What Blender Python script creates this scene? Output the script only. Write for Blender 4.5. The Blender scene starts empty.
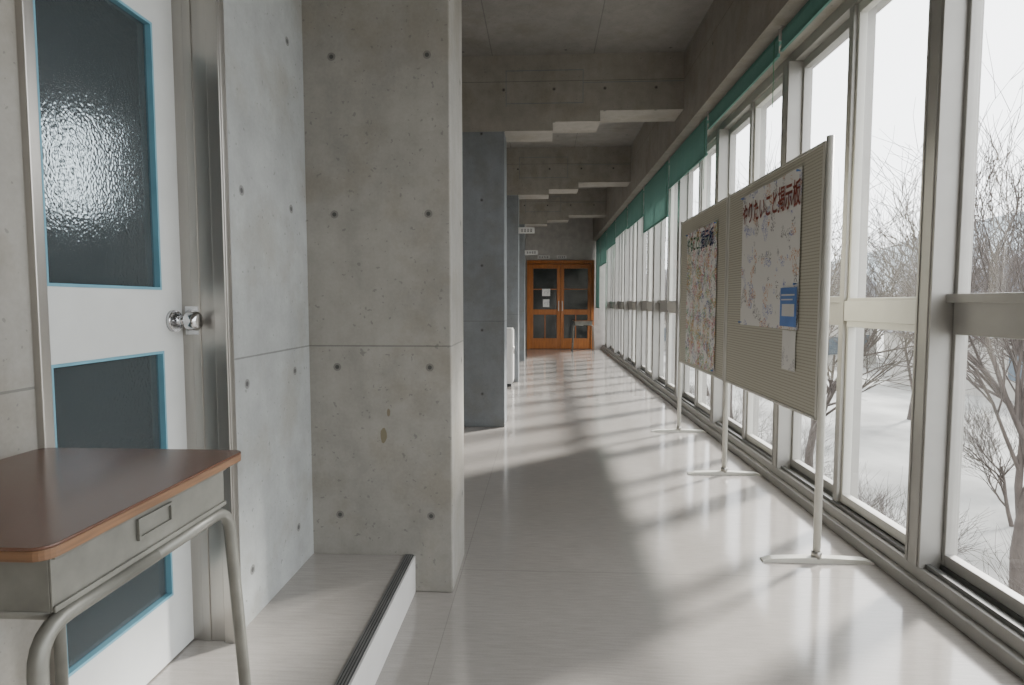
import bpy, bmesh, math, random
from mathutils import Vector, Matrix
random.seed(7)
S = bpy.context.scene
COL = S.collection

# ------------------------------------------------------------------ node helpers
def new_mat(name):
    m = bpy.data.materials.new(name); m.use_nodes = True
    nt = m.node_tree
    for n in list(nt.nodes): nt.nodes.remove(n)
    out = nt.nodes.new('ShaderNodeOutputMaterial')
    b = nt.nodes.new('ShaderNodeBsdfPrincipled')
    nt.links.new(b.outputs[0], out.inputs[0])
    return m, nt, b, out
def N(nt, t, **kw):
    n = nt.nodes.new(t)
    for k, v in kw.items(): setattr(n, k, v)
    return n
def M(nt, op, a, b=None, c=None):
    n = nt.nodes.new('ShaderNodeMath'); n.operation = op
    for i, v in enumerate((a, b, c)):
        if v is None: continue
        if isinstance(v, (int, float)): n.inputs[i].default_value = v
        else: nt.links.new(v, n.inputs[i])
    return n.outputs[0]
def MIX(nt, f, a, b, blend='MIX'):
    n = nt.nodes.new('ShaderNodeMix'); n.data_type = 'RGBA'; n.blend_type = blend
    for k, v in ((0, f), (6, a), (7, b)):
        if isinstance(v, (int, float)): n.inputs[k].default_value = v
        elif isinstance(v, tuple): n.inputs[k].default_value = (*v, 1) if len(v) == 3 else v
        else: nt.links.new(v, n.inputs[k])
    return n.outputs[2]
def NOISE(nt, vec, scale, detail=4, rough=.55):
    n = nt.nodes.new('ShaderNodeTexNoise')
    n.inputs['Scale'].default_value = scale; n.inputs['Detail'].default_value = detail
    n.inputs['Roughness'].default_value = rough
    if vec is not None: nt.links.new(vec, n.inputs['Vector'])
    return n.outputs['Fac']
def RAMP(nt, f, a, b):
    n = nt.nodes.new('ShaderNodeMapRange'); n.inputs[1].default_value = a; n.inputs[2].default_value = b
    nt.links.new(f, n.inputs[0]); return n.outputs[0]
def SCALEV(nt, vec, s):
    n = nt.nodes.new('ShaderNodeMapping'); n.inputs['Scale'].default_value = s
    nt.links.new(vec, n.inputs['Vector']); return n.outputs[0]
def BUMP(nt, b, h, strength, dist=.002):
    n = nt.nodes.new('ShaderNodeBump'); n.inputs['Strength'].default_value = strength
    n.inputs['Distance'].default_value = dist
    nt.links.new(h, n.inputs['Height']); nt.links.new(n.outputs[0], b.inputs['Normal'])

def simple(name, col, rough=.5, metal=0, var=.12, scale=8, bump=0, coords='Object', stretch=(1, 1, 1), spec=.5):
    m, nt, b, o = new_mat(name)
    tc = N(nt, 'ShaderNodeTexCoord')
    v = SCALEV(nt, tc.outputs[coords], stretch)
    f = NOISE(nt, v, scale)
    f = RAMP(nt, f, .3, .7)
    lo = tuple(c * (1 - var) for c in col); hi = tuple(min(1, c * (1 + var)) for c in col)
    nt.links.new(MIX(nt, f, lo, hi), b.inputs['Base Color'])
    b.inputs['Roughness'].default_value = rough; b.inputs['Metallic'].default_value = metal
    b.inputs['Specular IOR Level'].default_value = spec
    if bump: BUMP(nt, b, NOISE(nt, v, scale * 6), bump)
    return m

def concrete(name, col=(.36, .36, .345), x0=-.8, px=.365, y0=1.79, py=.40, v0=.31, pv=.59,
             seam0=.983, seamp=1.8, stain=None, useams=0.0, var=.30, dots=1.0):
    m, nt, b, o = new_mat(name)
    g = N(nt, 'ShaderNodeNewGeometry')
    P = g.outputs['Position']
    sp = N(nt, 'ShaderNodeSeparateXYZ'); nt.links.new(P, sp.inputs[0])
    sn = N(nt, 'ShaderNodeSeparateXYZ'); nt.links.new(g.outputs['True Normal'], sn.inputs[0])
    nx = M(nt, 'GREATER_THAN', M(nt, 'ABSOLUTE', sn.outputs[0]), .7)
    nz = M(nt, 'GREATER_THAN', M(nt, 'ABSOLUTE', sn.outputs[2]), .7)
    dx = M(nt, 'PINGPONG', M(nt, 'SUBTRACT', sp.outputs[0], x0), px / 2)
    dy = M(nt, 'PINGPONG', M(nt, 'SUBTRACT', sp.outputs[1], y0), py / 2)
    dz = M(nt, 'PINGPONG', M(nt, 'SUBTRACT', sp.outputs[2], v0), pv / 2)
    def lerp(f, a, c): return M(nt, 'ADD', M(nt, 'MULTIPLY', a, M(nt, 'SUBTRACT', 1, f)), M(nt, 'MULTIPLY', c, f))
    du = lerp(nx, dx, dy); dv = lerp(nz, dz, dy)
    d = M(nt, 'SQRT', M(nt, 'ADD', M(nt, 'MULTIPLY', du, du), M(nt, 'MULTIPLY', dv, dv)))
    hole = M(nt, 'MULTIPLY', M(nt, 'LESS_THAN', d, .0155), dots)
    core = M(nt, 'MULTIPLY', M(nt, 'LESS_THAN', d, .008), dots)
    ds = M(nt, 'PINGPONG', M(nt, 'SUBTRACT', sp.outputs[2], seam0), seamp / 2)
    wob = M(nt, 'MULTIPLY', NOISE(nt, P, 30), .003)
    seam = M(nt, 'LESS_THAN', ds, M(nt, 'ADD', wob, .0012))
    seam = M(nt, 'MULTIPLY', seam, M(nt, 'SUBTRACT', 1, nz))
    if useams:
        dsy = M(nt, 'PINGPONG', M(nt, 'SUBTRACT', sp.outputs[1], .6), useams / 2)
        dsx = M(nt, 'PINGPONG', M(nt, 'SUBTRACT', sp.outputs[0], .45), .45)
        s2 = M(nt, 'MAXIMUM', M(nt, 'LESS_THAN', dsy, .005), M(nt, 'LESS_THAN', dsx, .004))
        seam = M(nt, 'MAXIMUM', seam, M(nt, 'MULTIPLY', s2, nz))
    n1 = RAMP(nt, NOISE(nt, P, 1.6, 6, .6), .3, .7)
    nv = RAMP(nt, NOISE(nt, SCALEV(nt, P, (7, 7, .8)), 1.3, 6, .65), .3, .7)
    n2 = RAMP(nt, NOISE(nt, P, 9, 8, .65), .25, .75)
    n3 = NOISE(nt, P, 90, 4, .6)
    n4 = RAMP(nt, NOISE(nt, P, 3.4, 7, .62), .50, .64)
    pits = M(nt, 'GREATER_THAN', NOISE(nt, P, 55, 2, .4), .71)
    lo = tuple(c * (1 - var) for c in col); hi = tuple(c * (1 + var) for c in col)
    c = MIX(nt, n1, lo, hi)
    c = MIX(nt, .3, c, MIX(nt, nv, tuple(x * .6 for x in col), tuple(x * 1.35 for x in col)))
    c = MIX(nt, .38, c, MIX(nt, n2, tuple(x * .6 for x in col), tuple(x * 1.4 for x in col)))
    c = MIX(nt, M(nt, 'MULTIPLY', n4, .5), c, (col[0] * .74, col[1] * .68, col[2] * .58))
    c = MIX(nt, .12, c, MIX(nt, n3, (.05, .05, .05), (.5, .5, .48)))
    c = MIX(nt, M(nt, 'MULTIPLY', pits, .45), c, (.09, .09, .085))
    c = MIX(nt, M(nt, 'MULTIPLY', seam, .6), c, (.08, .08, .075))
    if stain:
        for (sx, sz, sr, scol) in stain:
            a = M(nt, 'DIVIDE', M(nt, 'SUBTRACT', sp.outputs[0], sx), .5)
            bb = M(nt, 'SUBTRACT', sp.outputs[2], sz)
            dd = M(nt, 'SQRT', M(nt, 'ADD', M(nt, 'MULTIPLY', a, M(nt, 'MULTIPLY', a, 1.6)), M(nt, 'MULTIPLY', bb, bb)))
            dd = M(nt, 'ADD', dd, M(nt, 'MULTIPLY', M(nt, 'SUBTRACT', NOISE(nt, P, 25), .5), .03))
            c = MIX(nt, M(nt, 'MULTIPLY', M(nt, 'LESS_THAN', dd, sr), .65), c, scol)
    c = MIX(nt, M(nt, 'MULTIPLY', hole, .6), c, (.09, .085, .08))
    c = MIX(nt, M(nt, 'MULTIPLY', core, .8), c, (.03, .03, .03))
    nt.links.new(c, b.inputs['Base Color'])
    b.inputs['Roughness'].default_value = .6
    b.inputs['Specular IOR Level'].default_value = .35
    h = M(nt, 'SUBTRACT', M(nt, 'MULTIPLY', n2, .3), M(nt, 'ADD', hole, seam))
    BUMP(nt, b, h, .5, .004)
    return m

# ------------------------------------------------------------------ mesh helpers
def finish(bm, name, mat, origin=(0, 0, 0), parent=None, smooth=False, bevel=0, seg=2):
    me = bpy.data.meshes.new(name); bm.normal_update(); bm.to_mesh(me); bm.free()
    ob = bpy.data.objects.new(name, me); COL.objects.link(ob)
    ob.location = origin
    if mat is not None:
        for mm in (mat if isinstance(mat, (list, tuple)) else [mat]): me.materials.append(mm)
    if parent is not None: ob.parent = parent
    if smooth:
        for p in me.polygons: p.use_smooth = True
    if bevel:
        md = ob.modifiers.new('Bevel', 'BEVEL'); md.width = bevel; md.segments = seg; md.limit_method = 'ANGLE'
    return ob
def add_box(bm, x0, x1, y0, y1, z0, z1, mi=0):
    vs = [bm.verts.new(p) for p in ((x0,y0,z0),(x1,y0,z0),(x1,y1,z0),(x0,y1,z0),(x0,y0,z1),(x1,y0,z1),(x1,y1,z1),(x0,y1,z1))]
    for f in ((0,3,2,1),(4,5,6,7),(0,1,5,4),(1,2,6,5),(2,3,7,6),(3,0,4,7)):
        fc = bm.faces.new([vs[i] for i in f]); fc.material_index = mi
def boxes(name, lst, mat, parent=None, origin=None, bevel=0, seg=2):
    """lst in world coords (or parent-local when parent given)"""
    if origin is None:
        if parent is None:
            x0 = min(l[0] for l in lst); x1 = max(l[1] for l in lst); y0 = min(l[2] for l in lst); y1 = max(l[3] for l in lst); z0 = min(l[4] for l in lst)
            origin = ((x0 + x1) / 2, (y0 + y1) / 2, z0)
        else: origin = (0, 0, 0)
    bm = bmesh.new()
    for l in lst:
        add_box(bm, l[0]-origin[0], l[1]-origin[0], l[2]-origin[1], l[3]-origin[1], l[4]-origin[2], l[5]-origin[2], l[6] if len(l) > 6 else 0)
    return finish(bm, name, mat, origin, parent, bevel=bevel, seg=seg)
def add_tube(bm, pts, rads, sides=10, cap=True):
    pts = [Vector(p) for p in pts]
    if isinstance(rads, (int, float)): rads = [rads] * len(pts)
    rings = []; ref = None
    for i, p in enumerate(pts):
        if i == 0: t = pts[1] - p
        elif i == len(pts) - 1: t = p - pts[i - 1]
        else: t = (pts[i + 1] - p).normalized() + (p - pts[i - 1]).normalized()
        t = t.normalized() if t.length > 1e-9 else Vector((0, 0, 1))
        if ref is None: ref = Vector((1, 0, 0)) if abs(t.x) < .8 else Vector((0, 1, 0))
        u = (ref - t * ref.dot(t)).normalized(); ref = u; w = t.cross(u)
        rings.append([bm.verts.new(p + (u * math.cos(2 * math.pi * k / sides) + w * math.sin(2 * math.pi * k / sides)) * rads[i]) for k in range(sides)])
    for a, b in zip(rings, rings[1:]):
        for k in range(sides):
            f = bm.faces.new((a[k], a[(k + 1) % sides], b[(k + 1) % sides], b[k])); f.smooth = True
    if cap:
        bm.faces.new(list(reversed(rings[0]))); bm.faces.new(rings[-1])
def tube(name, pts, r, mat, parent=None, sides=14):
    bm = bmesh.new(); add_tube(bm, pts, r, sides); return finish(bm, name, mat, parent=parent)
def fillet(pts, r, n=6):
    out = [Vector(pts[0])]
    for a, b, c in zip(pts, pts[1:], pts[2:]):
        a, b, c = Vector(a), Vector(b), Vector(c)
        p = b + (a - b).normalized() * r; q = b + (c - b).normalized() * r
        for i in range(n + 1):
            t = i / n; out.append(p * (1 - t) ** 2 + b * 2 * t * (1 - t) + q * t * t)
    out.append(Vector(pts[-1])); return out
def prism_y(name, prof, y0, y1, mat, parent=None, kind=None, bevel=0):
    bm = bmesh.new()
    a = [bm.verts.new((x, y0, z)) for x, z in prof]; b = [bm.verts.new((x, y1, z)) for x, z in prof]
    n = len(prof)
    for i in range(n): bm.faces.new((a[i], a[(i + 1) % n], b[(i + 1) % n], b[i]))
    bm.faces.new(list(reversed(a))); bm.faces.new(b)
    bmesh.ops.recalc_face_normals(bm, faces=bm.faces)
    return finish(bm, name, mat, parent=parent, bevel=bevel)
def rounded_slab(name, x0, x1, y0, y1, z0, z1, r, mat, parent, bevel=.003):
    bm = bmesh.new(); pts = []
    for cx, cy, a0 in ((x1 - r, y1 - r, 0), (x0 + r, y1 - r, 90), (x0 + r, y0 + r, 180), (x1 - r, y0 + r, 270)):
        for k in range(7):
            a = math.radians(a0 + k * 15); pts.append((cx + r * math.cos(a), cy + r * math.sin(a)))
    lo = [bm.verts.new((x, y, z0)) for x, y in pts]; hi = [bm.verts.new((x, y, z1)) for x, y in pts]
    n = len(pts)
    for i in range(n): bm.faces.new((lo[i], lo[(i + 1) % n], hi[(i + 1) % n], hi[i]))
    bm.faces.new(hi); bm.faces.new(list(reversed(lo)))
    return finish(bm, name, mat, parent=parent, bevel=bevel)
def empty(name, loc, label=None, category=None):
    e = bpy.data.objects.new(name, None); e.location = loc; e.empty_display_size = .1; COL.objects.link(e)
    if label: e['label'] = label
    if category: e['category'] = category
    return e
def tag(o, label, category, kind=None, group=None):
    o['label'] = label; o['category'] = category
    if kind: o['kind'] = kind
    if group: o['group'] = group
    return o
def struct(o, label=None, category=None):
    o['kind'] = 'structure'
    if label: o['label'] = label
    if category: o['category'] = category
    return o
def text_part(txt, name, mat, parent, loc, size, sx=1, sy=1, face='-X', align='LEFT', bold=0.0):
    cu = bpy.data.curves.new('t', 'FONT'); cu.body = txt; cu.size = size; cu.align_x = align
    cu.offset = bold; cu.extrude = .0003; cu.resolution_u = 3
    ob = bpy.data.objects.new('t', cu); COL.objects.link(ob)
    dg = bpy.context.evaluated_depsgraph_get(); dg.update()
    me = bpy.data.meshes.new_from_object(ob.evaluated_get(dg))
    bpy.data.objects.remove(ob)
    for v in me.vertices:
        x, y, z = v.co.x * sx, v.co.y * sy, v.co.z
        if face == '-X': v.co = Vector((loc[0] - z, loc[1] - x, loc[2] + y))
        else: v.co = Vector((loc[0] + x, loc[1] - z, loc[2] + y))
    me.materials.clear(); me.materials.append(mat)
    o = bpy.data.objects.new(name, me); COL.objects.link(o); o.parent = parent
    return o

# ------------------------------------------------------------------ materials
M_con = concrete('concrete_pier', (.235, .223, .20), stain=[(-.62, .63, .030, (.11, .085, .025)), (-.6, .72, .016, (.12, .085, .035))])
M_con_wall = concrete('concrete_wall', (.295, .305, .30), y0=1.80, py=.36)
M_con_pier2 = concrete('concrete_pier_shade_tint', (.155, .17, .182), x0=-.55, px=.5)  # far-pier concrete darkened and blued: unlit, skylit tone put into the colour
M_con_beam = concrete('concrete_beam', (.25, .23, .20), x0=0.1, px=.45, v0=3.05, pv=.7, seam0=3.12, seamp=3, y0=1.0, py=.9)
M_con_ceil = concrete('concrete_ceiling', (.19, .178, .165), x0=.2, px=.9, y0=.9, py=.9, useams=1.8, seam0=9)
M_plaster = simple('plaster_wall', (.38, .36, .34), .7)
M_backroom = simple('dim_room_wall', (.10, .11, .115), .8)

def floor_mat():
    m, nt, b, o = new_mat('vinyl_floor')
    g = N(nt, 'ShaderNodeNewGeometry'); P = g.outputs['Position']
    sp = N(nt, 'ShaderNodeSeparateXYZ'); nt.links.new(P, sp.inputs[0])
    v1 = SCALEV(nt, P, (5, 60, 1)); v2 = SCALEV(nt, P, (1, 1, 1))
    n1 = RAMP(nt, NOISE(nt, v1, 2.0, 5, .6), .3, .7)
    n2 = RAMP(nt, NOISE(nt, v2, 2.2, 5, .6), .3, .7)
    n3 = NOISE(nt, P, 160, 2)
    c = MIX(nt, n1, (.250, .228, .208), (.335, .310, .286))
    c = MIX(nt, .3, c, MIX(nt, n2, (.245, .225, .205), (.345, .32, .29)))
    c = MIX(nt, .10, c, MIX(nt, n3, (.1, .1, .1), (.55, .55, .55)))
    sx = M(nt, 'PINGPONG', M(nt, 'SUBTRACT', sp.outputs[0], -.34), .91)
    sy = M(nt, 'PINGPONG', M(nt, 'SUBTRACT', sp.outputs[1], 2.51), 4.5)
    s = M(nt, 'MAXIMUM', M(nt, 'LESS_THAN', sx, .0015), M(nt, 'LESS_THAN', sy, .002))
    c = MIX(nt, M(nt, 'MULTIPLY', s, .4), c, (.12, .11, .10))
    nt.links.new(c, b.inputs['Base Color'])
    r = M(nt, 'ADD', M(nt, 'MULTIPLY', n2, .04), M(nt, 'ADD', .09, M(nt, 'MULTIPLY', n1, .03)))
    nt.links.new(r, b.inputs['Roughness'])
    b.inputs['IOR'].default_value = 1.6
    b.inputs['Specular IOR Level'].default_value = .9
    BUMP(nt, b, NOISE(nt, P, 9, 3), .05, .003)
    return m
M_floor = floor_mat()
M_alu = simple('aluminium_frame', (.33, .32, .30), .45, .25, .05)
M_alu_dark = simple('aluminium_dark_track', (.12, .12, .115), .4, .5, .1)  # darker aluminium for the sliding rails
M_white_sash = simple('white_sash', (.50, .49, .45), .4, 0, .04)
M_steel = simple('brushed_steel', (.42, .40, .37), .32, .9, .08, 20, stretch=(1, 1, .05))
M_chrome = simple('chrome', (.62, .62, .63), .14, 1, .03)
M_door_white = simple('painted_door', (.52, .53, .52), .4, 0, .04)
M_blue = simple('blue_gasket', (.13, .30, .38), .4, 0, .1)
M_rubber = simple('rubber_nosing', (.035, .035, .035), .6, 0, .2)
M_nosing = simple('grey_nosing_rib', (.12, .12, .115), .5, 0, .2)
M_white = simple('white_paint', (.56, .55, .53), .4, 0, .04)
M_pole = simple('board_pole_paint', (.54, .53, .48), .3, 0, .04)
M_black = simple('black_ink', (.03, .03, .035), .6)
M_red = simple('red_brown_ink', (.20, .035, .02), .6)
M_green_ink = simple('green_ink', (.04, .15, .07), .6)
M_blue_ink = simple('blue_ink', (.015, .03, .12), .6)
M_bluecard = simple('blue_card', (.09, .20, .50), .5)
M_grey_steel = simple('grey_desk_steel', (.155, .153, .135), .42, .35, .22, 14, bump=.05)
M_bark = simple('bare_bark', (.055, .044, .038), .9, 0, .25, 5)
M_orange = simple('orange_varnished_wood', (.34, .115, .025), .3, 0, .2, 6, stretch=(4, 4, .6))
M_ply = simple('plywood_edge', (.15, .075, .035), .4, 0, .3, 10, stretch=(1, 1, 20))
M_wood = simple('brown_desktop', (.098, .043, .026), .22, 0, .12, 4, stretch=(6, 1, 1))
M_asphalt = simple('yard_ground', (.21, .21, .20), .9, 0, .4, .35)
M_hill = simple('haze_tinted_hillside', (.26, .29, .31), 1, 0, .15, .05, spec=0)  # distance haze is mixed into this blue-grey base colour
M_roof = simple('house_roof_tile', (.11, .12, .14), .7, 0, .15, 2)
M_house = simple('house_render', (.28, .27, .25), .8, 0, .06, 2)
M_hwin = simple('house_glass', (.07, .09, .11), .15)

def glass_mat():
    m = bpy.data.materials.new('window_glass'); m.use_nodes = True; nt = m.node_tree
    for n in list(nt.nodes): nt.nodes.remove(n)
    out = N(nt, 'ShaderNodeOutputMaterial'); tr = N(nt, 'ShaderNodeBsdfTransparent'); gl = N(nt, 'ShaderNodeBsdfGlossy')
    tc = N(nt, 'ShaderNodeTexCoord')
    dirt = RAMP(nt, NOISE(nt, tc.outputs['Object'], 3), .2, .8)
    nt.links.new(MIX(nt, dirt, (.93, .95, .95), (.98, .99, .99)), tr.inputs[0])
    gl.inputs['Roughness'].default_value = .03
    lw = N(nt, 'ShaderNodeLayerWeight'); lw.inputs[0].default_value = .5
    f5 = M(nt, 'POWER', lw.outputs['Facing'], 5)
    fr = M(nt, 'ADD', .05, M(nt, 'MULTIPLY', f5, .8))
    mx = N(nt, 'ShaderNodeMixShader'); nt.links.new(fr, mx.inputs[0]); nt.links.new(tr.outputs[0], mx.inputs[1]); nt.links.new(gl.outputs[0], mx.inputs[2])
    nt.links.new(mx.outputs[0], out.inputs[0]); return m
M_glass = glass_mat()
def hammered():
    m, nt, b, o = new_mat('hammered_dark_glass')
    tc = N(nt, 'ShaderNodeTexCoord')
    vo = N(nt, 'ShaderNodeTexVoronoi'); vo.inputs['Scale'].default_value = 130; nt.links.new(tc.outputs['Object'], vo.inputs['Vector'])
    f = NOISE(nt, tc.outputs['Object'], 3)
    nt.links.new(MIX(nt, f, (.30, .35, .37), (.38, .44, .46)), b.inputs['Base Color'])
    b.inputs['Roughness'].default_value = .14; b.inputs['IOR'].default_value = 1.2
    b.inputs['Transmission Weight'].default_value = .90
    BUMP(nt, b, vo.outputs['Distance'], .42, .0017); return m
M_hammer = hammered()
def board_mat():
    m, nt, b, o = new_mat('perforated_cream_board')
    tc = N(nt, 'ShaderNodeTexCoord'); sp = N(nt, 'ShaderNodeSeparateXYZ'); nt.links.new(tc.outputs['Object'], sp.inputs[0])
    d = M(nt, 'PINGPONG', sp.outputs[2], .0075); e = M(nt, 'PINGPONG', sp.outputs[1], .0075)
    l = M(nt, 'LESS_THAN', d, .0026)
    h = M(nt, 'MULTIPLY', l, M(nt, 'ADD', .55, M(nt, 'MULTIPLY', M(nt, 'LESS_THAN', e, .0028), .45)))
    nt.links.new(MIX(nt, h, (.46, .44, .36), (.27, .255, .20)), b.inputs['Base Color'])
    b.inputs['Roughness'].default_value = .6; BUMP(nt, b, M(nt, 'SUBTRACT', 1, h), .3, .002); return m
M_board = board_mat()
def fabric():
    m, nt, b, o = new_mat('green_shade_fabric')
    tc = N(nt, 'ShaderNodeTexCoord'); f = NOISE(nt, tc.outputs['Object'], 40)
    nt.links.new(MIX(nt, f, (.06, .155, .13), (.085, .205, .17)), b.inputs['Base Color'])
    b.inputs['Roughness'].default_value = .8
    tl = N(nt, 'ShaderNodeBsdfTranslucent'); tl.inputs[0].default_value = (.14, .28, .24, 1)
    mx = N(nt, 'ShaderNodeMixShader'); mx.inputs[0].default_value = .09
    nt.links.new(b.outputs[0], mx.inputs[1]); nt.links.new(tl.outputs[0], mx.inputs[2]); nt.links.new(mx.outputs[0], o.inputs[0]); return m
M_fabric = fabric()
def paper(name, inks, dens=.62, base=(.68, .67, .64), k=.7):
    m, nt, b, o = new_mat(name)
    tc = N(nt, 'ShaderNodeTexCoord'); V = tc.outputs['Object']
    c = base
    for i, (col, sc) in enumerate(inks):
        mp = N(nt, 'ShaderNodeMapping'); mp.inputs['Location'].default_value = (i * 3.1, i * 1.7, i * 2.3); nt.links.new(V, mp.inputs['Vector'])
        patch = M(nt, 'GREATER_THAN', NOISE(nt, mp.outputs[0], 9, 1), dens)
        fine = NOISE(nt, mp.outputs[0], sc, 2, .5)
        stroke = M(nt, 'LESS_THAN', M(nt, 'ABSOLUTE', M(nt, 'SUBTRACT', fine, .5)), .035)
        c = MIX(nt, M(nt, 'MULTIPLY', M(nt, 'MULTIPLY', patch, stroke), k), c, col)
    nt.links.new(c, b.inputs['Base Color']); b.inputs['Roughness'].default_value = .6
    return m
M_paper1 = paper('handwritten_sheet', [((.12, .12, .12), 55), ((.08, .12, .4), 60), ((.5, .2, .05), 50)], .60, k=.8)
M_paper2 = paper('dense_handwritten_sheet', [((.04, .06, .25), 36), ((.05, .05, .05), 42), ((.5, .06, .06), 40), ((.05, .3, .1), 48), ((.5, .3, .02), 40)], .54, k=.85)
M_paper3 = paper('printed_leaflet', [((.2, .2, .25), 90)], .5)
M_streaky = simple('dark_far_glass', (.03, .035, .035), .08, 0, .5, 2)

# ------------------------------------------------------------------ dimensions
XW = 1.50; ZC = 3.35; YE = 15.0; YB = -2.8; MOD = .72; Y0 = 2.44
# room shell
struct(boxes('floor', [(-3.4, 1.75, YB, YE + .3, -.25, 0)], M_floor), 'glossy pale grey vinyl corridor floor with seams', 'floor')
struct(boxes('floor.001', [(-1.12, -.513, YB, 2.30, 0, .15)], M_floor, bevel=.003), 'raised grey vinyl step platform before the door', 'floor')
struct(boxes('trim_1', [(-.513, -.500, YB, 2.30, 0, .146)], M_white), 'white painted step riser', 'trim')
nz = struct(boxes('trim_2', [(-.540, -.505, YB, 2.298, .150, .153)], M_rubber), 'ribbed black rubber step nosing', 'trim')
rib = boxes('nosing_rib', [(-.5385 + i * .0085, -.5350 + i * .0085, YB, 2.298, .153, .156) for i in range(4)], M_nosing)
rib.parent = nz; rib.location = Vector(rib.location) - Vector(nz.location)
struct(boxes('ceiling', [(-3.4, 1.75, YB, YE + .3, ZC, ZC + .2)], M_con_ceil), 'dark board-marked concrete ceiling', 'ceiling')
struct(boxes('wall_left', [(-1.3, -1.0, YB, 1.128, 0, ZC)], M_con), 'bare grey concrete wall', 'wall')
struct(boxes('wall_left.001', [(-1.12, -.91, 1.685, 2.30, 0, ZC)], M_con_wall), 'pale grey concrete wall with tie holes', 'wall')
struct(boxes('wall_left.002', [(-1.3, -1.0, 1.128, 1.685, 2.24, ZC)], M_con_wall), 'concrete wall over the door', 'wall')
struct(boxes('wall_left.003', [(-1.4, -1.12, 2.65, YE, 0, ZC)], M_plaster), 'recessed wall between concrete piers', 'wall')
struct(boxes('wall_back', [(-1.4, 1.75, YB - .2, YB, 0, ZC)], M_plaster), 'plain wall closing the corridor', 'wall')
struct(boxes('wall_front', [(-1.4, -.375, YE, YE + .2, 0, ZC), (1.285, 1.75, YE, YE + .2, 0, ZC), (-.375, 1.285, YE, YE + .2, 2.20, ZC)], M_plaster), 'end wall around the wooden double door', 'wall')
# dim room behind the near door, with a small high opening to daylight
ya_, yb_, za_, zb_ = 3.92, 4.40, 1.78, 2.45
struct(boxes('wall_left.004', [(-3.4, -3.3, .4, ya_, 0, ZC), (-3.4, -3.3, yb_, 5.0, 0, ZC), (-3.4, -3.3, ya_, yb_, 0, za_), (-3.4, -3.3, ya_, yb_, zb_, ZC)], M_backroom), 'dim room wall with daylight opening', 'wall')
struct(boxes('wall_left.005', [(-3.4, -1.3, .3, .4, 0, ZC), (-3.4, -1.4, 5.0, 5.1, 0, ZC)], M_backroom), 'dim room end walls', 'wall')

# piers and beams
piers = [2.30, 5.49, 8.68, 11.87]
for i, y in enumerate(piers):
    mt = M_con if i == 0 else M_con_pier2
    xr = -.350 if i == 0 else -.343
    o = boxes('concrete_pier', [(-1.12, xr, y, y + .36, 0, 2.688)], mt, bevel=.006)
    struct(o, 'board-marked concrete pier with tie holes' if i == 0 else 'concrete pier with bluish shade in its colour', 'pillar')
    prof = [(-1.12, ZC), (1.243, ZC), (1.243, 2.857), (.51, 2.857), (.51, 2.765), (.09, 2.765), (.09, 2.688), (-1.12, 2.688)]
    b = prism_y('concrete_beam', prof, y, y + .36, M_con_beam)
    struct(b, 'concrete cross beam with stepped underside', 'beam')
    # formwork seams as shallow raised ridges on the beam face
    l = []
    for (x0, x1, z0, z1) in ((-.33, .36, 3.21, 3.216), (-.33, -.324, 2.9, 3.21), (.354, .36, 2.93, 3.21), (-.33, .36, 2.925, 2.931), (.36, 1.24, 3.10, 3.105)):
        l.append((x0, x1, y - .003, y + .001, z0, z1))
    s = boxes('formwork_ridge', l, M_con_pier2, parent=b)
struct(boxes('concrete_beam.010', [(1.243, 1.75, YB, YE, 2.68, ZC)], M_con_beam), 'long concrete edge beam above the windows', 'beam')

# ------------------------------------------------------------------ windows
ks = list(range(-7, 17))
zs, zh = .10, 2.66
struct(boxes('baseboard_right', [(1.47, 1.72, YB, YE, 0, .05), (1.50, 1.70, YB, YE, .05, .10)], M_alu, bevel=.004), 'aluminium window sill track', 'sill')
struct(boxes('trim_3', [(1.53, 1.70, YB, YE, 2.62, 2.68)], M_alu), 'aluminium window head', 'trim')
struct(boxes('trim_4', [(1.52, 1.54, YB, YE, .10, .118), (1.575, 1.59, YB, YE, .10, .118)], M_alu_dark), 'dark sliding rails', 'trim')
n = 5
for k in range(-7, 18):
    yk = Y0 + MOD * k
    thick = (k % 2 == 0)
    w = .048 if thick else .022
    x0 = 1.495 if thick else 1.53
    p = boxes('trim_%d' % n, [(x0, 1.64, yk - w, yk + w, .10, 2.62)] + ([(x0 - .004, x0, yk - w + .012, yk - w + .02, .10, 2.62), (x0 - .004, x0, yk + w - .02, yk + w - .012, .10, 2.62)] if thick else []), M_alu, bevel=.004)
    struct(p, 'grey aluminium window post', 'post'); n += 1
wi = 1
for k in ks:
    a = Y0 + MOD * k + (.048 if k % 2 == 0 else .022); b = Y0 + MOD * (k + 1) - (.022 if k % 2 == 0 else .048)
    odd = k % 2
    gx = 1.60 if odd else 1.57
    sash = M_alu if odd else M_white_sash
    f = .018
    xa, xb = gx - .02, gx + .02
    L = [(xa, xb, a, a + f, .118, 2.62), (xa, xb, b - f, b, .118, 2.62), (xa, xb, a + f, b - f, .118, .165), (xa, xb, a + f, b - f, 2.57, 2.62), (xa - .01, xb, a + f, b - f, 1.03, 1.175)]
    L2 = [(xa - .03, xa - .01, a, b, 1.15, 1.185)] if odd else [(xa - .02, xa - .01, a + .01, b - .01, 1.06, 1.16)]
    fr = boxes('window_%d' % wi, L + L2, sash, bevel=.003)
    struct(fr, 'full-height aluminium window with a middle rail', 'window')
    lo = fr.location
    bm = bmesh.new()
    for z0, z1 in ((.165, 1.03), (1.175, 2.57)):
        vs = [bm.verts.new(Vector(q) - lo) for q in ((gx, a + f, z0), (gx, b - f, z0), (gx, b - f, z1), (gx, a + f, z1))]
        bm.faces.new(vs)
    g = finish(bm, 'glass_pane', M_glass, parent=fr)
    wi += 1

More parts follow.
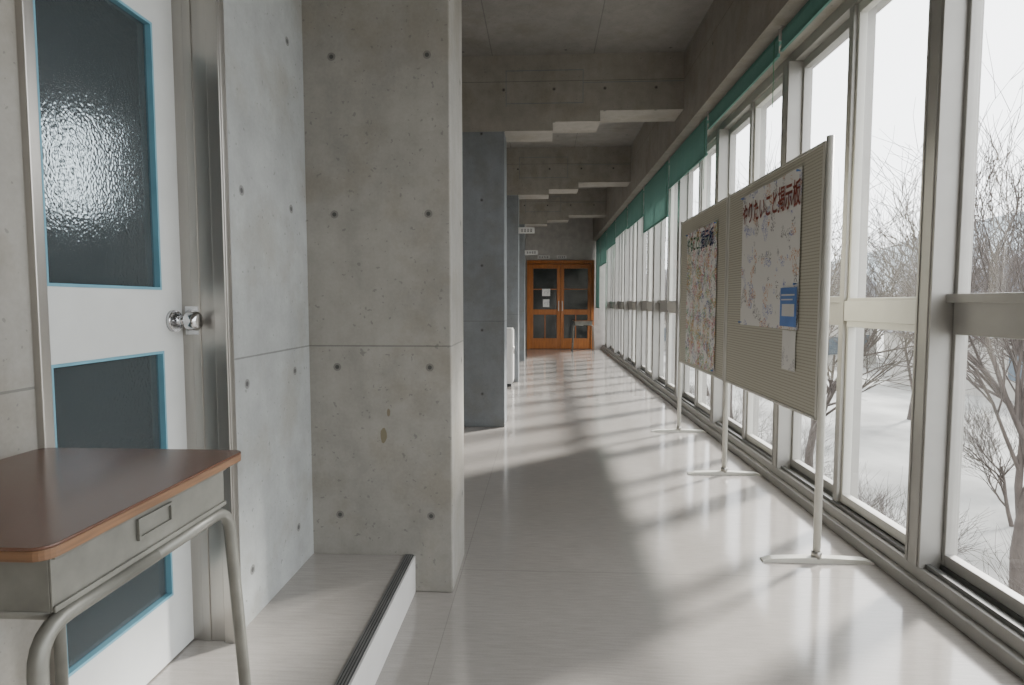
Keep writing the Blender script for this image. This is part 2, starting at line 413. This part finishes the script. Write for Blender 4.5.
# ------------------------------------------------------------------ near door (structure)
def near_door():
    X = -1.03
    d = empty('door_1', (X, 1.40, .15)); d['kind'] = 'structure'; d['label'] = 'white steel door with two dark hammered glass panels'; d['category'] = 'door'
    lx = lambda v: v - X; ly = lambda v: v - 1.40; lz = lambda v: v - .15
    def B(name, lst, mat, bev=0): return boxes(name, [(lx(q[0]), lx(q[1]), ly(q[2]), ly(q[3]), lz(q[4]), lz(q[5])) for q in lst], mat, parent=d, bevel=bev)
    ya, yb = 1.135, 1.672; ga, gb = 1.20, 1.58
    B('door_leaf', [(X - .04, X, ya, ga, .155, 2.18), (X - .04, X, gb, yb, .155, 2.18), (X - .04, X, ga, gb, .155, .335), (X - .04, X, ga, gb, 1.02, 1.185), (X - .04, X, ga, gb, 1.885, 2.18)], M_door_white)
    for z0, z1 in ((.335, 1.02), (1.185, 1.885)):
        B('glass_panel', [(X - .018, X - .012, ga, gb, z0, z1)], M_hammer)
        t = .007
        B('blue_gasket', [(X - .02, X + .003, ga, ga + t, z0, z1), (X - .02, X + .003, gb - t, gb, z0, z1), (X - .02, X + .003, ga + t, gb - t, z0, z0 + t), (X - .02, X + .003, ga + t, gb - t, z1 - t, z1)], M_blue)
    # steel frame: deep far jamb, near jamb, head
    B('door_frame', [(-1.10, -.895, 1.672, 1.70, .15, 2.24), (-.93, -.895, 1.660, 1.672, .15, 2.24), (-1.0, -.975, 1.668, 1.672, .15, 2.24), (-1.10, -.985, 1.128, 1.154, .15, 2.24), (-1.10, -.985, 1.154, 1.672, 2.18, 2.24)], M_steel, .003)
    # handle
    bm = bmesh.new()
    add_tube(bm, [(lx(X), ly(1.625), lz(1.10)), (lx(X + .012), ly(1.625), lz(1.10))], .030, 24)
    add_tube(bm, [(lx(X + .012), ly(1.625), lz(1.10)), (lx(X + .04), ly(1.625), lz(1.10))], .012, 16)
    add_tube(bm, [(lx(X + .038), ly(1.625), lz(1.10)), (lx(X + .046), ly(1.625), lz(1.10)), (lx(X + .07), ly(1.625), lz(1.10)), (lx(X + .078), ly(1.625), lz(1.10))], [.016, .025, .027, .020], 24)
    h = finish(bm, 'door_knob', M_chrome, parent=d)
    B('strike_plate', [(X + .012, X + .05, 1.666, 1.672, 1.06, 1.14)], M_chrome)
near_door()

# ------------------------------------------------------------------ end double door
def end_door():
    d = empty('door_2', (.455, YE - .02, 0)); d['kind'] = 'structure'; d['label'] = 'orange varnished wooden double door with dark panes'; d['category'] = 'door'
    x0, x1 = -.83, .83; H = 2.20
    boxes('door_frame', [(x0, x0 + .07, -.04, .12, 0, H), (x1 - .07, x1, -.04, .12, 0, H), (x0 + .07, x1 - .07, -.04, .12, H - .08, H)], M_orange, parent=d)
    for s in (-1, 1):
        a, b = (x0 + .07, -.003) if s < 0 else (.003, x1 - .07)
        st = .085; y0, y1 = 0, .045
        leaf = boxes('door_leaf', [(a, a + st, y0, y1, .01, 2.11), (b - st, b, y0, y1, .01, 2.11), (a + st, b - st, y0, y1, 2.0, 2.11), (a + st, b - st, y0, y1, .86, .99), (a + st, b - st, y0, y1, .01, .27)], M_orange, parent=d, bevel=.004)
        m = (a + b) / 2
        boxes('glazing_bar', [(m - .012, m + .012, y0 + .005, y1, .27, .86), (a + st, b - st, y0 + .005, y1, 1.48, 1.50)], M_orange, parent=d)
        boxes('glass_pane', [(a + st, b - st, .02, .028, .27, .86), (a + st, b - st, .02, .028, .99, 2.0)], M_streaky, parent=d)
        hx = -.045 if s < 0 else .045
        boxes('pull_handle', [(hx - .012, hx + .012, -.035, -.02, .95, 1.2), (hx - .012, hx + .012, -.02, 0, .96, .98), (hx - .012, hx + .012, -.02, 0, 1.17, 1.19)], M_steel, parent=d)
end_door()
dark_sheet = struct(boxes('wall_front.001', [(-.6, 1.5, YE + .3, YE + .35, 0, 2.4)], M_rubber), 'black sheet standing for the dark behind the end door', 'wall')  # black slab in place of the unlit space behind the doors
p = boxes('notice_sheet', [(.0, .20, YE - .024, YE - .021, 1.32, 1.5)], M_paper3); tag(p, 'white paper notice taped on door glass', 'notice')
p = boxes('notice_sheet', [(.02, .18, YE - .024, YE - .021, 1.05, 1.24)], M_paper3); tag(p, 'small white printed sheet on wooden door', 'notice')

# ------------------------------------------------------------------ room signs
def sign(x0, x1, y, z, lab):
    e = empty('room_sign', ((x0 + x1) / 2, y, z), lab, 'sign'); w = (x1 - x0) / 2
    boxes('sign_plate', [(-w, w, 0, .015, 0, .085)], M_white, parent=e, bevel=.002)
    l = []; n = 4
    for i in range(n):
        cx = -w + .03 + (2 * w - .06) * (i + .5) / n; r = (2 * w - .06) / n * .36
        l += [(cx - r, cx + r, -.001, 0, .056, .062), (cx - r, cx + r, -.001, 0, .04, .045), (cx - r, cx + r, -.001, 0, .022, .028), (cx - .003, cx + .003, -.001, 0, .018, .066)]
    boxes('lettering', l, M_black, parent=e)
    return e
sign(-.343, -.11, 8.72, 2.15, 'white room name plate projecting from concrete pier')
sign(-.343, -.09, 11.92, 2.10, 'white room name plate projecting from farther pier')
sign(-.12, .19, YE - .02, 2.24, 'white name plate above wooden door')
sign(.36, .60, YE - .02, 2.24, 'small white name plate above wooden door')

# ------------------------------------------------------------------ display boards
BX = 1.225
def board(y0, y1, poles, lab):
    e = empty('display_board', (BX, (y0 + y1) / 2, 0), lab, 'notice board'); e['group'] = 'standing display boards'
    c = (y0 + y1) / 2
    boxes('panel', [(-.012, .012, y0 - c, y1 - c, .64, 1.835)], M_board, parent=e)
    t = .014
    boxes('panel_frame', [(-.016, .016, y0 - c - .002, y0 - c + t, .63, 1.845), (-.016, .016, y1 - c - t, y1 - c + .002, .63, 1.845), (-.016, .016, y0 - c, y1 - c, .63, .644), (-.016, .016, y0 - c, y1 - c, 1.832, 1.846)], M_pole, parent=e, bevel=.002)
    for py in poles:
        tube('pole', [(0, py - c, .02), (0, py - c, 1.86)], .0165, M_pole, e)
        bm = bmesh.new()
        prof = [(-.24, .006), (-.20, .017), (-.03, .024), (.03, .024), (.20, .017), (.24, .006)]
        top = []; bot = []
        for (x, z) in prof:
            top.append((bm.verts.new((x, py - c - .02, z)), bm.verts.new((x, py - c + .02, z)))); bot.append((bm.verts.new((x, py - c - .022, 0)), bm.verts.new((x, py - c + .022, 0))))
        for i in range(len(prof) - 1):
            bm.faces.new((top[i][0], top[i + 1][0], top[i + 1][1], top[i][1])); bm.faces.new((bot[i][1], bot[i + 1][1], bot[i + 1][0], bot[i][0]))
            bm.faces.new((bot[i][0], bot[i + 1][0], top[i + 1][0], top[i][0])); bm.faces.new((top[i][1], top[i + 1][1], bot[i + 1][1], bot[i][1]))
        bm.faces.new((bot[0][0], top[0][0], top[0][1], bot[0][1])); bm.faces.new((bot[-1][1], top[-1][1], top[-1][0], bot[-1][0]))
        finish(bm, 'foot', M_pole, parent=e)
        tube('foot_socket', [(0, py - c, .018), (0, py - c, .05)], .022, M_steel, e)
    return e
board(2.69, 4.01, (2.67, 4.03), 'cream perforated display board on white poles with red-titled poster')
board(4.05, 5.35, (5.37,), 'cream perforated display board covered by large sheet')
def poster(name, y0, y1, z0, z1, mat, lab, x=BX - .0165):
    e = empty(name, (x, (y0 + y1) / 2, z0), lab, 'poster'); w = (y1 - y0) / 2; h = z1 - z0
    bm = bmesh.new(); nn = 10; am = .004 if name == 'poster' else .001
    g = [[bm.verts.new((-am / 2 - am * math.sin(i * 1.3) * math.sin(j * 1.1) ** 2, -w + 2 * w * i / nn, h * j / nn)) for j in range(nn + 1)] for i in range(nn + 1)]
    for i in range(nn):
        for j in range(nn): bm.faces.new((g[i][j], g[i][j + 1], g[i + 1][j + 1], g[i + 1][j]))
    finish(bm, 'sheet', mat, parent=e, smooth=True)
    return e, w, h
e, w, h = poster('poster', 2.90, 3.72, 1.02, 1.785, M_paper1, 'white handwritten poster titled in red brush characters')
text_part('やりたいこと掲示板', 'title_text', M_red, e, (-.009, w - .015, h - .165), .090, sx=1.0, sy=1.5, bold=.0012)
e, w, h = poster('poster', 4.25, 5.10, .66, 1.72, M_paper2, 'large sheet crowded with handwriting and green blue title')
text_part('やること', 'title_text', M_green_ink, e, (-.009, w - .03, h - .15), .095, sx=.95, sy=1.4, bold=.0012)
text_part('掲示板', 'title_text', M_blue_ink, e, (-.009, w - .45, h - .15), .11, sx=1, sy=1.3, bold=.0012)
e, w, h = poster('leaflet', 2.905, 3.10, 1.035, 1.225, M_bluecard, 'blue printed leaflet with white text block', BX - .024)
boxes('white_block', [(-.0035, -.0025, -w + .02, w - .03, .05, .11)], M_white, parent=e)
boxes('text_lines', [(-.0035, -.0025, -w + .02, w - .02, .15 + .0, .158), (-.0035, -.0025, -w + .04, w - .02, .128, .135)], M_white, parent=e)
e, w, h = poster('leaflet', 2.92, 3.08, .82, 1.015, M_paper3, 'small white leaflet below blue one')
# pins
def pin(y, z, m):
    bm = bmesh.new(); add_tube(bm, [(0, 0, 0), (-.004, 0, 0), (-.012, 0, 0), (-.016, 0, 0)], [.003, .003, .005, .006], 10)
    o = finish(bm, 'push_pin', m, (BX - .020, y, z)); tag(o, 'small round push pin holding a poster corner', 'push pin', group='push pins on the boards')
for y, z in ((2.92, 1.77), (3.70, 1.77), (2.92, 1.24), (3.70, 1.035), (4.27, 1.705), (5.08, 1.705), (4.27, .675)): pin(y, z, M_bluecard)

# ------------------------------------------------------------------ roller shades
def shade(y0, y1, zb):
    e = empty('roller_shade', (1.345, (y0 + y1) / 2, 2.68), 'green roller shade, ' + ('rolled up tight' if zb > 2.5 else 'partly lowered' if zb > 1.6 else 'lowered far down') + ' under concrete beam', 'roller shade')
    e['group'] = 'green shades along the windows'
    w = (y1 - y0) / 2
    bm = bmesh.new(); add_tube(bm, [(0, -w, -.035), (0, w, -.035)], .024, 16); finish(bm, 'fabric_roll', M_fabric, parent=e)
    for s in (-1, 1):
        c = s * (w + .003); boxes('bracket', [(-.025, .03, c - .003, c + .003, -.065, 0)], M_alu, parent=e)
    zz = zb - 2.68
    bm = bmesh.new(); nn = 12
    cols = []
    for i in range(nn + 1):
        y = -w + 2 * w * i / nn; cols.append((bm.verts.new((-.022, y, -.035)), bm.verts.new((-.022 + .004 * math.sin(i * 1.9), y, zz))))
    for a, b in zip(cols, cols[1:]): bm.faces.new((a[0], b[0], b[1], a[1]))
    finish(bm, 'fabric', M_fabric, parent=e)
    boxes('bottom_bar', [(-.030, -.014, -w, w, zz - .02, zz)], M_fabric, parent=e, bevel=.002)
    tube('pull_cord', [(-.03, -w + .05, -.04), (-.03, -w + .05, zz - .28)], .0022, M_green_ink, e, 6)
for y0, y1, zb in ((.6, 2.05, 2.56), (2.1, 3.5, 2.56), (3.54, 4.96, 2.55), (5.0, 6.44, 2.36), (6.48, 8.0, 2.08), (8.05, 9.5, 2.31), (9.55, 11.0, 2.34), (11.05, 12.5, 2.25), (12.55, 13.95, 2.0), (14.0, 14.95, 1.05)):
    shade(y0, y1, zb)

# ------------------------------------------------------------------ school desk
def school_desk(loc, lab):
    e = empty('school_desk', loc, lab, 'desk'); e['group'] = 'school desks'
    W, L, H = .2025, .232, .72
    rounded_slab('tabletop', -W, W, -L, L, H - .004, H, .022, M_wood, e, .0015)
    rounded_slab('tabletop_edge', -W, W, -L, L, H - .017, H - .004, .022, M_ply, e, .001)
    # steel book box
    x0, x1, y0, y1 = -W + .025, W - .025, -L + .035, L - .035
    zt, zb = H - .017, H - .095
    boxes('book_box', [(x1 - .003, x1, y0, y1, zb, zt), (x0, x0 + .003, y0, y1, zb, zt), (x0 + .003, x1 - .003, y1 - .003, y1, zb, zt), (x0 + .003, x1 - .003, y0 + .0, y1 - .003, zb, zb + .003),
                       (x0 + .003, x1 - .003, y0, y0 + .003, zb, zt), (x1, x1 + .006, y0, y1, zt - .012, zt), (x1, x1 + .004, y0, y1, zb, zb + .008)], M_grey_steel, parent=e, bevel=.002)
    boxes('label_holder', [(x1 + .0005, x1 + .005, -.045, .035, zt - .05, zt - .045), (x1 + .0005, x1 + .005, -.045, .035, zt - .022, zt - .018), (x1 + .0005, x1 + .005, -.045, -.041, zt - .045, zt - .022), (x1 + .0005, x1 + .005, .031, .035, zt - .045, zt - .022), (x1, x1 + .001, -.041, .031, zt - .045, zt - .022)], M_grey_steel, parent=e)
    r = .011; zr = zb - .013
    for sx in (-1, 1):
        xa = sx * (W - .03); xf = sx * (W - .005)
        # one bent tube: rear leg - side rail - front leg
        for sy in (-1, 1):
            pts = fillet([(xa, 0, zr), (xa, sy * (L - .015), zr), (xf, sy * (L + .012), .015)], .05, 6)
            tube('leg', pts, r, M_grey_steel, e)
            tube('foot_cap', [(xf, sy * (L + .012), .0), (xf, sy * (L + .0115), .03)], .0135, M_rubber, e)
    for sy in (-1, 1):
        tube('cross_rail', [(-W + .03, sy * (L - .06), zr), (W - .03, sy * (L - .06), zr)], .009, M_grey_steel, e)
    tube('foot_rail', [(-W + .012, L + .0, .17), (W - .012, L + .0, .17)], .009, M_grey_steel, e)
    return e
desk = school_desk((-.768, .872, .15), 'school desk, brown laminate top, grey steel legs, beside a door')
def copy_thing(root, loc, rotz, lab, scale=1):
    r2 = root.copy(); COL.objects.link(r2); r2.location = loc; r2.rotation_euler = (0, 0, rotz); r2.scale = (scale,) * 3; r2['label'] = lab
    for c in root.children:
        c2 = c.copy(); c2.parent = r2; COL.objects.link(c2)
    return r2
copy_thing(desk, (.97, 14.25, 0), math.radians(90), 'school desk with brown top in front of wooden door', 1.03)

# small white cabinet beside pier
e = empty('storage_cabinet', (-.50, 8.38, 0), 'narrow white cabinet standing against concrete pier', 'cabinet')
boxes('body', [(-.09, .09, -.2, .2, .04, .80)], M_white, parent=e, bevel=.006)
boxes('door', [(.09, .102, -.19, .19, .06, .78)], M_white, parent=e, bevel=.003)
boxes('plinth', [(-.08, .08, -.19, .19, 0, .04)], M_rubber, parent=e)
tube('handle', [(.112, -.14, .45), (.112, -.14, .55)], .006, M_steel, e)

# ------------------------------------------------------------------ outside
G = -3.6
gr = boxes('ground', [(2.2, 420, -150, 420, G - .4, G)], M_asphalt); gr['kind'] = 'structure'; gr['label'] = 'pale yard ground outside'; gr['category'] = 'ground'
def hill(cx, cy, R, H, seed, lab):
    rnd = random.Random(seed); bm = bmesh.new(); nr, na = 14, 40
    ph = [rnd.uniform(0, 6.28) for _ in range(6)]
    rings = []
    for i in range(nr + 1):
        ring = []
        for j in range(na):
            a = 2 * math.pi * j / na; rr = R * i / nr
            z = H * (math.cos(math.pi * i / nr) + 1) / 2 * (1 + .18 * math.sin(3 * a + ph[0]) + .1 * math.sin(7 * a + ph[1])) + rnd.uniform(-.6, .6)
            ring.append(bm.verts.new((rr * 1.6 * math.cos(a), rr * math.sin(a), max(0, z) if i < nr else 0)))
        rings.append(ring)
    for a, b in zip(rings[1:], rings[2:]):
        for j in range(na): bm.faces.new((a[j], a[(j + 1) % na], b[(j + 1) % na], b[j]))
    top = bm.verts.new((0, 0, H))
    for j in range(na): bm.faces.new((top, rings[1][j], rings[1][(j + 1) % na]))
    for v in rings[0]: bm.verts.remove(v)
    bmesh.ops.recalc_face_normals(bm, faces=bm.faces)
    o = finish(bm, 'hill', M_hill, (cx, cy, G), smooth=True); tag(o, lab, 'hill')
hill(190, 230, 120, 32, 1, 'haze-tinted wooded hill beyond the town')

def house(x, y, w, d, h, rot, lab):
    e = empty('house', (x, y, G), lab, 'house'); e.rotation_euler = (0, 0, rot)
    boxes('walls', [(-w, w, -d, d, 0, h)], M_house, parent=e)
    prism_y('roof', [(-w - .5, h), (w + .5, h), (0, h + w * .62)], -d - .4, d + .4, M_roof, parent=e)
    for i in (-.5, .5):
        for zz in ((1.0, 2.3), (3.6, 4.8)) if h > 4.5 else ((1.0, 2.3),):
            boxes('house_window', [(i * w - .8, i * w + .8, -d - .05, -d, zz[0], zz[1])], M_hwin, parent=e)
            boxes('house_window', [(-w - .05, -w, i * d - .8, i * d + .8, zz[0], zz[1])], M_hwin, parent=e)
house(26, 33, 4, 5, 3.0, .3, 'low house with grey tiled roof'); house(33, 47, 4.5, 6, 5.4, -.2, 'two-storey pale house with grey roof')
house(20, 50, 4, 5, 5.2, .6, 'pale house with dark gable roof'); house(14, 66, 5, 6, 5.4, .1, 'distant small two-storey pale house'); house(50, 58, 6, 7, 5.6, .4, 'wide house with slate roof')
house(44, 34, 5, 6, 5.2, .1, 'pale house near the hill'); house(28, 80, 6, 7, 5.6, .2, 'distant house with tiled roof')

def tree_mesh(seed, height=8.5, depth=5):
    rnd = random.Random(seed); bm = bmesh.new()
    def grow(p, d, ln, r, lev):
        ns = 4 if lev < 2 else 3
        pts = [p.copy()]; rads = [r]; q = p.copy(); dd = d.copy()
        for i in range(ns):
            dd = (dd + Vector((rnd.gauss(0, .13), rnd.gauss(0, .13), rnd.gauss(.05, .07)))).normalized()
            q = q + dd * ln / ns; pts.append(q.copy()); rads.append(r * (1 - .5 * (i + 1) / ns))
        add_tube(bm, pts, rads, 7 if lev == 0 else 5 if lev < 3 else 3, cap=False)
        if lev >= depth: return
        nc = (6, 5, 4, 4, 3)[lev]
        for c in range(nc):
            t = .3 + .7 * (c + rnd.random() * .6) / nc; t = min(t, .99)
            idx = min(int(t * ns), ns - 1); base = pts[idx].lerp(pts[idx + 1], t * ns - idx)
            ax = Vector((rnd.gauss(0, 1), rnd.gauss(0, 1), rnd.gauss(0, .4)))
            side = (ax - dd * ax.dot(dd)).normalized()
            nd = (dd * rnd.uniform(.8, 1.2) + side * rnd.uniform(.45, .85) + Vector((0, 0, .15))).normalized()
            grow(base, nd, ln * rnd.uniform(.62, .88), max(rads[idx] * .62, .0055), lev + 1)
    grow(Vector((0, 0, 0)), Vector((.05, 0, 1)), height * .33, height * .012, 0)
    me = bpy.data.meshes.new('tree'); bm.to_mesh(me); bm.free(); me.materials.append(M_bark)
    return me
tm = [tree_mesh(s) for s in (3, 11, 23)]
for i, (x, y, s, r) in enumerate(((7.4, 9.4, 1.2, 0), (7.0, 15.8, 1.15, 1.2), (14.5, 16.5, 1.25, 2.1), (7.2, 23.0, 1.2, .6), (15.0, 25.0, 1.2, 3.0), (8.5, 31, 1.2, 4.0), (16.5, 37, 1.3, .3))):
    o = bpy.data.objects.new('bare_tree', tm[i % 3]); COL.objects.link(o)
    o.location = (x, y, G); o.rotation_euler = (0, 0, r); o.scale = (s, s, s)
    tag(o, 'leafless grey-brown tree standing in the yard', 'tree', group='bare trees in the yard')
for i, (x, y, s, r) in enumerate(((4.3, 4.4, .42, .5), (4.3, 7.4, .42, 1.9), (3.8, 10.8, .42, 3.9), (3.9, 14.2, .42, 2.9), (10.0, 13.0, .45, 2.2), (4.0, 18.0, .42, 0.9))):
    o = bpy.data.objects.new('bare_shrub', tm[(i + 1) % 3]); COL.objects.link(o)
    o.location = (x, y, G); o.rotation_euler = (0, 0, r); o.scale = (s, s, s)
    tag(o, 'small leafless shrub growing close to the building', 'shrub', group='bare shrubs by the building')

# ------------------------------------------------------------------ light
w = bpy.data.worlds.new('sky'); S.world = w; w.use_nodes = True
bg = w.node_tree.nodes['Background']; bg.inputs[0].default_value = (.965, .98, 1.0, 1); bg.inputs[1].default_value = 6.2
sun = bpy.data.lights.new('sun', 'SUN'); sun.energy = 15; sun.angle = math.radians(6.5); sun.color = (1, .96, .90)
so = bpy.data.objects.new('sun', sun); COL.objects.link(so)
az = math.radians(39); el = math.radians(34)
d = Vector((math.cos(az) * math.cos(el), math.sin(az) * math.cos(el), math.sin(el)))
so.rotation_euler = d.to_track_quat('Z', 'Y').to_euler(); so.location = (10, 10, 10)
pl = bpy.data.lights.new('window_portal', 'AREA'); pl.shape = 'RECTANGLE'; pl.size = 2.6; pl.size_y = 17.8; pl.cycles.is_portal = True
po = bpy.data.objects.new('window_portal', pl); COL.objects.link(po); po.location = (1.68, 6.1, 1.36)
po.rotation_euler = (0, math.radians(90), 0)

# ------------------------------------------------------------------ camera
cam = bpy.data.cameras.new('camera'); co = bpy.data.objects.new('camera', cam); COL.objects.link(co)
cam.sensor_width = 36; cam.lens = 600 * 36 / 1024; cam.clip_start = .05; cam.clip_end = 1000
co.location = (0, 0, 1.15); co.rotation_euler = (math.pi / 2 - .0658, 0, .05)
S.camera = co
